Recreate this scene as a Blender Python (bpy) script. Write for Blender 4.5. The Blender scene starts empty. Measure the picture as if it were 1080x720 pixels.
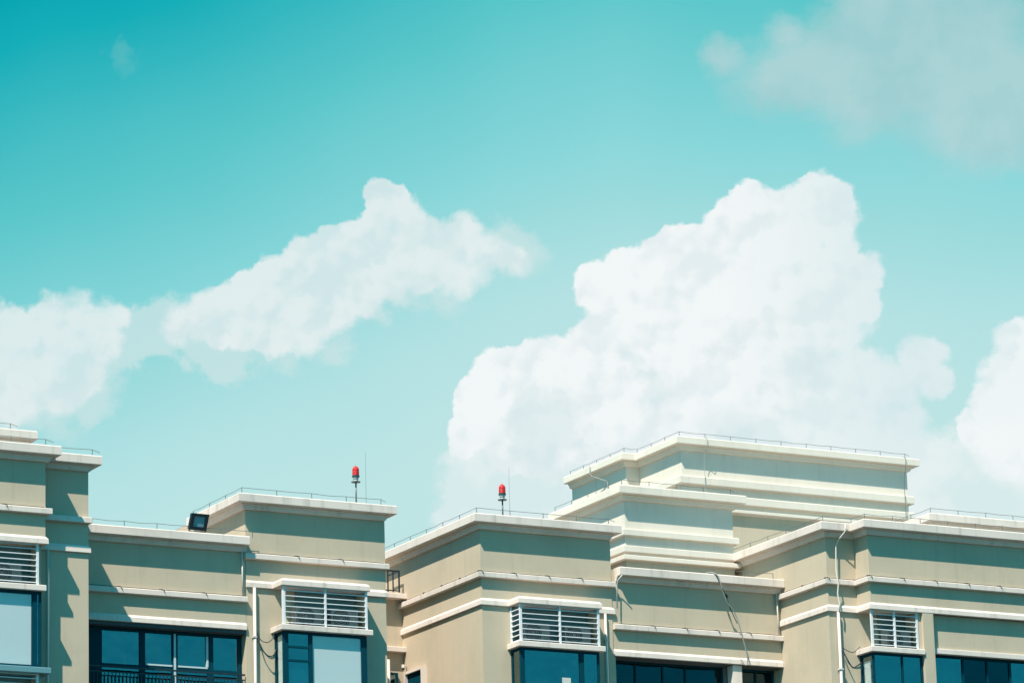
import bpy, math, random
from mathutils import Vector, Matrix
random.seed(7)
SC = bpy.context.scene
COL = SC.collection

# ------------------------------------------------------------------ camera
CAM_RIGHT = Vector((0.8816602, -0.47107179, -0.02768846))
CAM_UP = Vector((-0.0951106, -0.23486869, 0.96736274))
CAM_FWD = Vector((0.46220045, 0.85025177, 0.2518783))
cd = bpy.data.cameras.new('camera')
cam = bpy.data.objects.new('camera', cd)
COL.objects.link(cam)
M3 = Matrix((CAM_RIGHT, CAM_UP, -CAM_FWD)).transposed()
cam.matrix_world = Matrix.Translation((0, 0, 1.7)) @ M3.to_4x4()
cd.sensor_width = 36.0
cd.lens = 36.0 * 4375.28 / 1080.0
cd.clip_start = 0.5
cd.clip_end = 9000.0
SC.camera = cam

# ------------------------------------------------------------------ sun, sky, exposure
SUN_DIR = Vector((-1.0, -0.74, 1.78)).normalized()          # towards the sun
sd = bpy.data.lights.new('sun', 'SUN')
sd.energy = 4.6
sd.angle = math.radians(0.53)
sd.color = (1.0, 0.93, 0.83)
sun = bpy.data.objects.new('sun', sd)
COL.objects.link(sun)
sun.rotation_euler = (-SUN_DIR).to_track_quat('-Z', 'Y').to_euler()
sun.location = (0, 0, 60)
SC.view_settings.view_transform = 'Standard'
SC.view_settings.look = 'None'
SC.view_settings.exposure = 0.75
SC.view_settings.gamma = 1.0
SC.view_settings.use_curve_mapping = False

world = bpy.data.worlds.new('World')
SC.world = world
world.use_nodes = True
WT = world.node_tree
WT.nodes.clear()


class NG:
    """small helper for building node maths"""
    def __init__(self, tree):
        self.t = tree

    def node(self, kind, **kw):
        n = self.t.nodes.new(kind)
        for k, v in kw.items():
            setattr(n, k, v)
        return n

    def link(self, a, b):
        self.t.links.new(a, b)

    def put(self, sock, v):
        if hasattr(v, 'is_output'):
            self.link(v, sock)
        else:
            sock.default_value = v

    def m(self, op, a, b=0.0, c=None, clamp=False):
        n = self.node('ShaderNodeMath', operation=op, use_clamp=clamp)
        self.put(n.inputs[0], a)
        self.put(n.inputs[1], b)
        if c is not None:
            self.put(n.inputs[2], c)
        return n.outputs[0]

    def vm(self, op, a, b=(0, 0, 0), scale=None):
        n = self.node('ShaderNodeVectorMath', operation=op)
        self.put(n.inputs[0], a)
        self.put(n.inputs[1], b)
        if scale is not None:
            self.put(n.inputs['Scale'], scale)
        return n.outputs['Value'] if op in ('DOT_PRODUCT', 'LENGTH', 'DISTANCE') else n.outputs['Vector']

    def noise(self, vec, scale, detail=4.0, rough=0.55, color=False, lac=2.0, dims=None):
        n = self.node('ShaderNodeTexNoise', noise_dimensions=dims or getattr(self, 'dims', '3D'))
        self.link(vec, n.inputs['Vector'])
        n.inputs['Scale'].default_value = scale
        n.inputs['Detail'].default_value = detail
        n.inputs['Roughness'].default_value = rough
        n.inputs['Lacunarity'].default_value = lac
        return n.outputs['Color'] if color else n.outputs['Fac']

    def smooth(self, v, lo, hi):
        n = self.node('ShaderNodeMapRange', interpolation_type='SMOOTHSTEP')
        self.put(n.inputs['Value'], v)
        n.inputs['From Min'].default_value = lo
        n.inputs['From Max'].default_value = hi
        return n.outputs['Result']

    def mix(self, f, a, b, blend='MIX'):
        n = self.node('ShaderNodeMix', data_type='RGBA', blend_type=blend)
        self.put(n.inputs[0], f)
        self.put(n.inputs[6], a)
        self.put(n.inputs[7], b)
        return n.outputs[2]

    def ramp(self, f, stops):
        n = self.node('ShaderNodeValToRGB')
        self.put(n.inputs[0], f)
        e = n.color_ramp.elements
        while len(e) < len(stops):
            e.new(0.5)
        for i, (p, c) in enumerate(stops):
            e[i].position = p
            e[i].color = (c[0], c[1], c[2], 1)
        return n.outputs[0]


def lin(r, g, b):
    """photograph value 0..255 to scene-linear"""
    return tuple((v / 255 / 12.92) if v / 255 <= 0.04045 else ((v / 255 + 0.055) / 1.055) ** 2.4 for v in (r, g, b))


# Clouds of this sky: soft round puffs (azimuth * cos, elevation, radius), all in degrees.
CLOUDS = {
    'big': [(31.953, 16.224, 0.524), (32.148, 16.436, 0.288), (32.126, 16.006, 0.262), (31.581, 16.112, 0.498), (31.049, 15.967, 0.655), (30.58, 15.765, 0.524), (30.175, 15.481, 0.681), (29.713, 15.434, 0.498), (29.212, 15.374, 0.471), (28.842, 15.309, 0.367), (29.555, 14.72, 0.917), (30.602, 14.743, 1.179), (31.657, 14.958, 0.982), (32.394, 15.339, 0.367), (32.189, 15.689, 0.341), (32.412, 14.92, 0.314), (28.892, 14.482, 0.55), (28.36, 14.198, 0.498), (27.9, 14.121, 0.498), (27.416, 14.096, 0.445), (27.236, 13.708, 0.471), (27.032, 13.36, 0.341), (27.816, 13.469, 0.786), (28.863, 13.632, 0.917), (30.034, 13.589, 1.179), (31.337, 13.665, 1.179), (32.114, 13.628, 0.786), (32.77, 13.792, 0.445), (33.145, 14.033, 0.419), (33.374, 14.19, 0.262), (33.354, 13.826, 0.314), (32.604, 13.082, 0.72), (26.897, 13.193, 0.183), (31.8, 16.571, 0.183), (29.013, 14.936, 0.341)],
    'bigsoft': [(27.269, 12.503, 0.72), (28.305, 12.472, 0.786), (26.744, 12.255, 0.393), (29.35, 12.698, 0.917), (33.983, 12.424, 0.72), (33.458, 12.191, 0.655), (32.192, 12.58, 0.917), (32.963, 12.542, 0.589), (27.083, 12.835, 0.445), (27.777, 12.161, 0.838), (28.812, 12.128, 0.786), (26.996, 11.987, 0.576), (34.115, 12.481, 0.917), (33.571, 11.925, 0.786), (29.59, 12.166, 0.786)],
    'right': [(34.744, 14.007, 0.602), (34.447, 13.764, 0.471), (34.171, 13.455, 0.419), (33.962, 13.18, 0.341), (34.596, 13.04, 0.786)],
    'mid': [(25.811, 16.674, 0.249), (25.954, 16.54, 0.262), (26.186, 16.3, 0.314), (26.405, 16.112, 0.288), (25.892, 16.136, 0.419), (25.52, 15.921, 0.393), (25.148, 15.718, 0.445), (24.752, 15.567, 0.445), (24.357, 15.442, 0.393), (24.041, 15.289, 0.367), (23.672, 15.032, 0.419), (23.306, 14.957, 0.367), (23.019, 14.894, 0.288), (25.112, 15.143, 0.445), (24.741, 14.887, 0.419), (24.347, 14.762, 0.314), (25.536, 15.397, 0.419), (25.934, 15.612, 0.445), (26.369, 15.694, 0.445), (26.703, 15.896, 0.393), (26.97, 16.046, 0.341), (27.175, 15.805, 0.393), (26.826, 15.552, 0.341), (23.957, 14.859, 0.288), (23.513, 14.798, 0.236), (27.593, 15.702, 0.262)],
    'midsoft': [(22.628, 14.805, 0.445), (23.018, 14.802, 0.445), (22.238, 14.781, 0.393), (23.407, 14.669, 0.393), (25.1, 14.489, 0.288), (27.833, 15.813, 0.393), (27.561, 15.965, 0.393), (23.601, 14.51, 0.314), (23.768, 14.273, 0.262), (26.817, 15.186, 0.341), (22.498, 14.806, 0.393), (22.758, 14.778, 0.367), (23.991, 14.427, 0.288), (24.446, 14.395, 0.262), (26.292, 15.172, 0.236), (23.148, 14.723, 0.314), (25.765, 15.078, 0.262)],
    'shade': [(27.975, 13.555, 0.55), (27.628, 13.736, 0.262), (28.329, 13.23, 0.524), (27.806, 13.142, 0.393), (30.539, 13.241, 0.524), (31.116, 13.086, 0.393), (29.654, 13.865, 0.341), (31.744, 14.038, 0.445), (29.147, 14.277, 0.236)],
    'left': [(20.814, 14.652, 0.524), (21.227, 14.939, 0.393), (21.59, 14.965, 0.393), (21.953, 14.964, 0.314), (22.174, 15.003, 0.183), (21.525, 14.522, 0.55), (21.978, 14.651, 0.288), (20.751, 14.093, 0.629), (21.266, 14.093, 0.445), (20.17, 14.481, 0.786), (21.653, 14.222, 0.341)],
    'leftsoft': [(22.497, 14.675, 0.314), (22.368, 14.78, 0.341), (22.003, 14.313, 0.367), (21.331, 13.767, 0.445), (20.559, 13.703, 0.498), (21.782, 13.962, 0.288), (22.498, 14.78, 0.183)],
    'high': [(31.469, 18.778, 0.262), (31.818, 18.318, 0.55), (30.944, 18.061, 0.445), (32.546, 18.305, 0.838), (33.622, 18.631, 1.179), (34.648, 18.175, 1.244), (33.759, 17.583, 0.891), (34.593, 17.27, 0.655), (31.533, 17.902, 0.445), (32.446, 17.659, 0.602), (30.627, 18.402, 0.236), (32.918, 19.063, 0.655)],
    'wisp': [(22.162, 18.763, 0.17), (22.228, 18.582, 0.236)],
}

G = NG(WT)
G.dims = '2D'
tc = G.node('ShaderNodeTexCoord')
D = tc.outputs['Generated']
sep = G.node('ShaderNodeSeparateXYZ')
G.link(D, sep.inputs[0])
dx, dy, dz = sep.outputs
DEG = 57.29578
az = G.m('MULTIPLY', G.m('ARCTAN2', dx, dy), DEG * 0.967)
el = G.m('MULTIPLY', G.m('ARCSINE', dz), DEG)
comb = G.node('ShaderNodeCombineXYZ')
G.link(az, comb.inputs[0])
G.link(el, comb.inputs[1])
P = comb.outputs[0]

sky = G.node('ShaderNodeTexSky', sky_type='NISHITA', sun_disc=False)
sky.sun_elevation = math.asin(SUN_DIR.z)
sky.sun_rotation = math.atan2(SUN_DIR.x, SUN_DIR.y)
sky.altitude = 50
sky.air_density = 1.0
sky.dust_density = 0.6
nish = G.mix(1.0, sky.outputs[0], (0.02, 0.86, 0.92, 1), 'MULTIPLY')

# the turquoise of the air, from deep overhead to pale near the skyline
azc = G.m('MULTIPLY', G.m('SUBTRACT', az, 20.5), 1 / 14.1, clamp=True)
kk = G.ramp(azc, [(p, (v, v, v)) for p, v in ((0, .01), (.12, .06), (.3, .16), (.5, .28), (.62, .325), (.78, .29), (1.0, .21))])
s = G.m('ADD', G.m('MULTIPLY', G.m('SUBTRACT', 19.25, el), 1.0 / 9.4), kk)
s = G.m('ADD', s, G.m('MULTIPLY', G.m('SUBTRACT', G.noise(P, 0.22, 2), 0.5), 0.10))
s = G.m('MULTIPLY', G.m('ADD', s, 0.325), 1 / 1.6, clamp=True)
STOPS = [(-.3, (0, 150, 164)), (0.0, (0, 162, 175)), (.10, (22, 174, 184)), (.19, (55, 184, 192)), (.33, (91, 199, 202)), (.53, (138, 215, 218)),
         (.64, (160, 220, 221)), (.76, (181, 226, 227)), (.91, (192, 229, 228)), (1.2, (196, 229, 228))]
air = G.ramp(s, [((p + .3) / 1.6, lin(*c)) for p, c in STOPS])

# cloud puffs
w1 = G.vm('SUBTRACT', G.noise(P, 1.7, 3, 0.55, True), (0.5, 0.5, 0.5))
w2 = G.vm('SUBTRACT', G.noise(P, 6.0, 4, 0.6, True), (0.5, 0.5, 0.5))
wf = G.vm('SUBTRACT', G.noise(P, 0.9, 5, 0.62, True), (0.5, 0.5, 0.5))
Pc = G.vm('ADD', P, G.vm('ADD', G.vm('SCALE', w1, scale=0.22), G.vm('SCALE', w2, scale=0.13)))
Pf = G.vm('ADD', P, G.vm('ADD', G.vm('SCALE', wf, scale=1.0), G.vm('SCALE', w2, scale=0.14)))


def field(pt, puffs, grow=1.4):
    pt = G.vm('MULTIPLY', pt, (1, 1, 0))
    total = None
    for (a, e, r) in puffs:
        d = G.vm('SUBTRACT', pt, (a, e, 0))
        k = G.m('MULTIPLY_ADD', G.vm('DOT_PRODUCT', d, d), -1 / (r * grow) ** 2, 1.0, clamp=True)
        k = G.m('MULTIPLY', k, k)
        total = k if total is None else G.m('ADD', total, k)
    return total


def puffs_max(pt, puffs):
    """rounded heads kept apart: smooth union of domes"""
    pt = G.vm('MULTIPLY', pt, (1, 1, 0))
    total = None
    for (a, e, r) in puffs:
        d = G.vm('SUBTRACT', pt, (a, e, 0))
        k = G.m('MULTIPLY_ADD', G.vm('DOT_PRODUCT', d, d), -1 / (r * 1.25) ** 2, 1.0)
        total = k if total is None else G.m('SMOOTH_MAX', total, k, 0.12)
    return total


def bumps(scale, pt=None):
    v = G.node('ShaderNodeTexVoronoi', feature='SMOOTH_F1', voronoi_dimensions='2D')
    G.link(G.vm('ADD', pt or P, G.vm('SCALE', w2, scale=0.22)), v.inputs['Vector'])
    v.inputs['Scale'].default_value = scale
    v.inputs['Smoothness'].default_value = 0.5
    return G.m('SUBTRACT', 0.45, v.outputs['Distance'])


billow = G.m('ADD', G.m('MULTIPLY', bumps(2.1), 0.34), G.m('MULTIPLY', bumps(5.2), 0.15))
fBig = G.m('ADD', puffs_max(Pc, CLOUDS['big']), billow)
fBigS = field(Pf, CLOUDS['bigsoft'])
fRight = G.m('ADD', puffs_max(Pc, CLOUDS['right']), billow)
fMid = G.m('ADD', puffs_max(Pc, CLOUDS['mid']), billow)
fLeft = G.m('ADD', puffs_max(Pc, CLOUDS['left']), billow)
fMidS = field(Pf, CLOUDS['midsoft'])
fLeftS = field(Pf, CLOUDS['leftsoft'])
Ph = G.vm('ADD', P, G.vm('ADD', G.vm('SCALE', wf, scale=0.45), G.vm('SCALE', w2, scale=0.10)))
fHigh = field(Ph, CLOUDS['high'], 1.6)
fWisp = field(Pf, CLOUDS['wisp'])
tex = G.noise(P, 2.2, 6, 0.6)
texs = G.noise(P, 0.75, 4, 0.55)
Pl = G.vm('ADD', P, (-0.11, 0.15, 0))
lit = G.m('SUBTRACT', G.m('ADD', bumps(1.5), G.m('MULTIPLY', bumps(4.2), 0.4)), G.m('ADD', bumps(1.5, Pl), G.m('MULTIPLY', bumps(4.2, Pl), 0.4)))    # flanks towards the sun
fShade = field(Pf, CLOUDS['shade'])

rag = G.m('MULTIPLY', G.smooth(G.noise(P, 0.62, 3, 0.6), .42, .66), 0.34)      # where an edge frays


def edge(f, lo, wid):
    return G.smooth(G.m('DIVIDE', G.m('SUBTRACT', f, lo), G.m('ADD', rag, wid), clamp=True), 0.0, 1.0)


col = air
# high thin cloud, grey-teal
fib = G.noise(G.vm('ADD', G.vm('MULTIPLY', P, (0.8, 1.7, 1)), G.vm('SCALE', wf, scale=0.8)), 1.6, 7, 0.66)
aH = G.m('MULTIPLY', G.smooth(G.m('ADD', fHigh, G.m('MULTIPLY', G.m('SUBTRACT', fib, 0.5), 1.1)), -0.05, 1.7), G.m('MULTIPLY', G.smooth(fHigh, 0.0, 0.4), 0.77))
col = G.mix(aH, col, G.mix(G.smooth(texs, .35, .65), (*lin(170, 207, 209), 1), (*lin(186, 214, 216), 1)))
aW = G.m('MULTIPLY', G.smooth(G.m('ADD', fWisp, G.m('MULTIPLY', G.m('SUBTRACT', fib, 0.5), 0.6)), 0.0, 1.8), G.m('MULTIPLY', G.smooth(fWisp, 0.0, 0.8), 0.20))
col = G.mix(aW, col, (*lin(150, 205, 208), 1))
# soft skirts
aS = G.m('MULTIPLY', G.smooth(G.m('ADD', fBigS, G.m('MULTIPLY', G.m('SUBTRACT', fib, 0.5), 0.8)), 0.02, 1.0), G.m('MULTIPLY', G.smooth(fBigS, 0.0, 0.3), 0.93))
col = G.mix(aS, col, G.mix(G.smooth(texs, .38, .62), (*lin(219, 236, 236), 1), (*lin(234, 242, 242), 1)))
aMS = G.m('MULTIPLY', G.smooth(G.m('ADD', G.m('ADD', fMidS, fLeftS), G.m('MULTIPLY', G.m('SUBTRACT', fib, 0.5), 1.1)), 0.04, 1.25), G.m('MULTIPLY', G.smooth(G.m('ADD', fMidS, fLeftS), 0.0, 0.3), 0.74))
col = G.mix(aMS, col, (*lin(205, 229, 229), 1))
# left and middle clouds
vm_ = G.mix(G.smooth(G.m('ADD', G.m('MULTIPLY', lit, .65), G.m('MULTIPLY', texs, 1.0)), .20, .66), (*lin(214, 232, 233), 1), (*lin(232, 240, 240), 1))
aL = G.m('MULTIPLY', edge(G.m('ADD', fLeft, G.m('MULTIPLY', G.m('SUBTRACT', tex, .5), .7)), 0.12, G.m('MULTIPLY_ADD', G.smooth(az, 21.3, 22.3), .45, .36)), 0.86)
col = G.mix(aL, col, vm_)
aM = G.m('MULTIPLY', edge(G.m('ADD', fMid, G.m('MULTIPLY', G.m('SUBTRACT', tex, .5), .6)), 0.16, G.m('MULTIPLY_ADD', G.m('ADD', G.smooth(az, 26.4, 27.6), G.m('SUBTRACT', 1.0, G.smooth(az, 22.7, 24.0))), .45, .26)), 0.92)
col = G.mix(aM, col, vm_)
# the great cumulus
vb = G.mix(G.smooth(G.m('ADD', G.m('MULTIPLY', lit, .7), G.m('MULTIPLY', texs, 1.0)), .18, .62), (*lin(230, 239, 241), 1), (*lin(245, 248, 248), 1))
vr = vb
vb = G.mix(G.m('MULTIPLY', G.smooth(G.m('ADD', fShade, G.m('MULTIPLY', G.m('SUBTRACT', tex, .5), 1.2)), .15, 1.1), 0.42), vb, (*lin(204, 226, 229), 1))
vb = G.mix(G.m('MULTIPLY', G.smooth(az, 30.3, 33.2), 0.68), vb, (*lin(212, 232, 234), 1))
aR = G.m('MULTIPLY', edge(G.m('ADD', fRight, G.m('MULTIPLY', G.m('SUBTRACT', tex, .5), .5)), 0.20, 0.25), 0.88)
col = G.mix(aR, col, vr)
low = G.smooth(el, 12.4, 13.6)
soft_r = G.smooth(az, 30.5, 33.5)                     # the lee side frays into the air
eB = G.m('ADD', fBig, G.m('MULTIPLY', G.m('SUBTRACT', tex, .5), .30))
eB = G.m('DIVIDE', G.m('SUBTRACT', eB, 0.26), G.m('ADD', G.m('MULTIPLY', rag, 0.5), G.m('MULTIPLY_ADD', soft_r, 0.26, 0.16)), clamp=True)
aB = G.m('MULTIPLY', G.smooth(eB, 0.0, 1.0), G.m('MULTIPLY_ADD', low, 0.24, 0.74))
col = G.mix(aB, col, vb)
# the rest of the sky, outside this view: a few loose clouds (seen in the window glass)
other = G.m('SUBTRACT', 1.0, G.smooth(G.vm('DOT_PRODUCT', D, tuple(CAM_FWD)), 0.62, 0.955))
puff = G.smooth(G.noise(D, 2.6, 4, 0.6, dims='3D'), 0.56, 0.72)
nish = G.mix(G.m('MULTIPLY', puff, 0.55), nish, (2.2, 5.4, 6.2, 1))

STRENGTH = 0.1
EXPO = 2 ** SC.view_settings.exposure
seen = G.vm('SCALE', col, scale=1.0 / (STRENGTH * EXPO))
total = G.mix(G.m('MULTIPLY_ADD', other, 0.95, 0.02), seen, nish)
bg = G.node('ShaderNodeBackground')
G.link(total, bg.inputs[0])
bg.inputs[1].default_value = STRENGTH
wo = G.node('ShaderNodeOutputWorld')
G.link(bg.outputs[0], wo.inputs[0])
world.cycles.sampling_method = 'MANUAL'
world.cycles.sample_map_resolution = 512
SC.cycles.max_bounces = 8


# ------------------------------------------------------------------ materials
def newmat(name):
    m = bpy.data.materials.new(name)
    m.use_nodes = True
    m.node_tree.nodes.clear()
    g = NG(m.node_tree)
    out = g.node('ShaderNodeOutputMaterial')
    return m, g, out


def principled(g, out, color, rough=0.8, metal=0.0, spec=0.3, bump=None, bs=0.2, bd=0.01):
    p = g.node('ShaderNodeBsdfPrincipled')
    g.put(p.inputs['Base Color'], color if hasattr(color, 'is_output') else (*color, 1))
    g.put(p.inputs['Roughness'], rough)
    g.put(p.inputs['Metallic'], metal)
    g.put(p.inputs['Specular IOR Level'], spec)
    if bump is not None:
        b = g.node('ShaderNodeBump')
        g.put(b.inputs['Height'], bump)
        b.inputs['Strength'].default_value = bs
        b.inputs['Distance'].default_value = bd
        g.link(b.outputs[0], p.inputs['Normal'])
    g.link(p.outputs[0], out.inputs[0])
    return p


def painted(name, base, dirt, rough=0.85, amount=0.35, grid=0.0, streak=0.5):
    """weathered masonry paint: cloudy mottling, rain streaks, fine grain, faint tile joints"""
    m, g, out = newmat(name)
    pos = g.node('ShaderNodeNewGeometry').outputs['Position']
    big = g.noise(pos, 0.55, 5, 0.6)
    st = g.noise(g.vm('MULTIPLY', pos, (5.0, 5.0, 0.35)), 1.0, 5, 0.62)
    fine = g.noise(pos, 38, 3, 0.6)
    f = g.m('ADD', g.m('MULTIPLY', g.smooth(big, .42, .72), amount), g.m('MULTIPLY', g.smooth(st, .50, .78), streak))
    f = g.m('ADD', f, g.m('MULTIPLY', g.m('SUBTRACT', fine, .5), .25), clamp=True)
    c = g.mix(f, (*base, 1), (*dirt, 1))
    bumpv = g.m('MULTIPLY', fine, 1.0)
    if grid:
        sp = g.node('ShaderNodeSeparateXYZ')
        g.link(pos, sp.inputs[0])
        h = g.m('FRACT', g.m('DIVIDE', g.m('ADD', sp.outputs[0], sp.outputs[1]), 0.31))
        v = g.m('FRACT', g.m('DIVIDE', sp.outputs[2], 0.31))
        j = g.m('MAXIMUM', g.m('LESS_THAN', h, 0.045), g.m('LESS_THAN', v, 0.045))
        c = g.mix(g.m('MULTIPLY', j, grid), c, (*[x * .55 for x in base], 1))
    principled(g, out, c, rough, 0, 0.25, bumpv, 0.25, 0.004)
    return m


M = {}
M['wall'] = painted('beige_wall_paint', (.508, .416, .305), (.35, .30, .22), .9, .35, .07, .35)
M['trim'] = painted('white_trim_paint', (.69, .585, .515), (.44, .39, .34), .8, .40, 0, .75)
M['white'] = painted('cream_white_wall_paint', (.71, .625, .53), (.55, .485, .41), .85, .35, 0, .4)
M['roof'] = painted('roof_screed', (.38, .36, .33), (.25, .24, .22), .95, .5)
M['interior'] = painted('room_shade_tone', (.07, .09, .10), (.05, .06, .07), .9, .3, 0, .1)  # dimness of rooms and balcony soffits is put into this dark colour
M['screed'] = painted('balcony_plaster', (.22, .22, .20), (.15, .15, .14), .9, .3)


def simple(name, color, rough=.5, metal=0.0, spec=.5, var=.15, scale=6.0):
    m, g, out = newmat(name)
    pos = g.node('ShaderNodeNewGeometry').outputs['Position']
    n = g.noise(pos, scale, 4, .6)
    c = g.mix(g.m('MULTIPLY', n, var * 2), (*color, 1), (*[x * .6 for x in color], 1))
    principled(g, out, c, g.m('MULTIPLY_ADD', n, .2, rough - .1), metal, spec)
    return m


M['frame'] = simple('dark_blue_aluminium', (.002, .046, .068), .7, spec=.04)
M['sash'] = simple('light_aluminium', (.48, .58, .60), .45)
M['slat'] = simple('white_louvre_paint', (.72, .72, .72), .5, var=.2)
M['pvc'] = simple('white_pvc', (.62, .58, .52), .5, var=.25, scale=3)
M['rail'] = simple('black_steel_paint', (.012, .022, .032), .45)
M['wire'] = simple('galvanised_wire', (.16, .17, .17), .5, .4)
M['red'] = simple('red_lens_plastic', (.62, .022, .02), .25, var=.1)
M['beacon'] = simple('dark_green_metal', (.02, .07, .075), .4)
M['cable'] = simple('grey_cable', (.30, .31, .29), .6)
M['black'] = simple('black_housing', (.008, .014, .022), .45)
M['lens'] = simple('lamp_glass', (.16, .34, .38), .15)
M['blind'] = simple('pale_roller_blind', (.66, .69, .68), .8, spec=.1, var=.06, scale=1)
M['bluesill'] = simple('blue_grey_sill_tone', (.12, .26, .29), .5, spec=.2)  # bluer and darker than the white trim sills
M['curtain'] = simple('teal_curtain', (.10, .26, .28), .9, spec=.1, var=.2, scale=8)
M['unit'] = simple('air_conditioner_paint', (.26, .28, .27), .6)
M['lining'] = simple('shelf_shade_tone', (.17, .26, .27), .9, spec=.1)  # shade behind the louvre slats, put into the colour


def glass(name, tint, refl, gl=(.75, .95, 1.0), edge_=.6):
    m, g, out = newmat(name)
    t = g.node('ShaderNodeBsdfTransparent')
    t.inputs[0].default_value = (*tint, 1)
    q = g.node('ShaderNodeBsdfGlossy')
    q.inputs['Color'].default_value = (*gl, 1)
    q.inputs['Roughness'].default_value = 0.03
    pos = g.node('ShaderNodeNewGeometry').outputs['Position']
    b = g.node('ShaderNodeBump')
    g.put(b.inputs['Height'], g.noise(pos, 1.3, 2, .5))
    b.inputs['Strength'].default_value = .3
    b.inputs['Distance'].default_value = .05
    g.link(b.outputs[0], q.inputs['Normal'])
    lw = g.node('ShaderNodeLayerWeight')
    lw.inputs[0].default_value = .3
    f = g.m('MULTIPLY_ADD', lw.outputs['Fresnel'], edge_, refl, clamp=True)
    mx = g.node('ShaderNodeMixShader')
    g.put(mx.inputs[0], f)
    g.link(t.outputs[0], mx.inputs[1])
    g.link(q.outputs[0], mx.inputs[2])
    g.link(mx.outputs[0], out.inputs[0])
    return m


M['glass'] = glass('tinted_window_glass', (.38, .64, .70), .19, (.66, .76, .74))
M['clear'] = glass('clear_window_glass', (.97, .985, .985), .03, (.80, .95, .90), .25)
M['dark'] = glass('dark_window_glass', (.20, .40, .50), .04, (.40, .70, .75))


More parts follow.
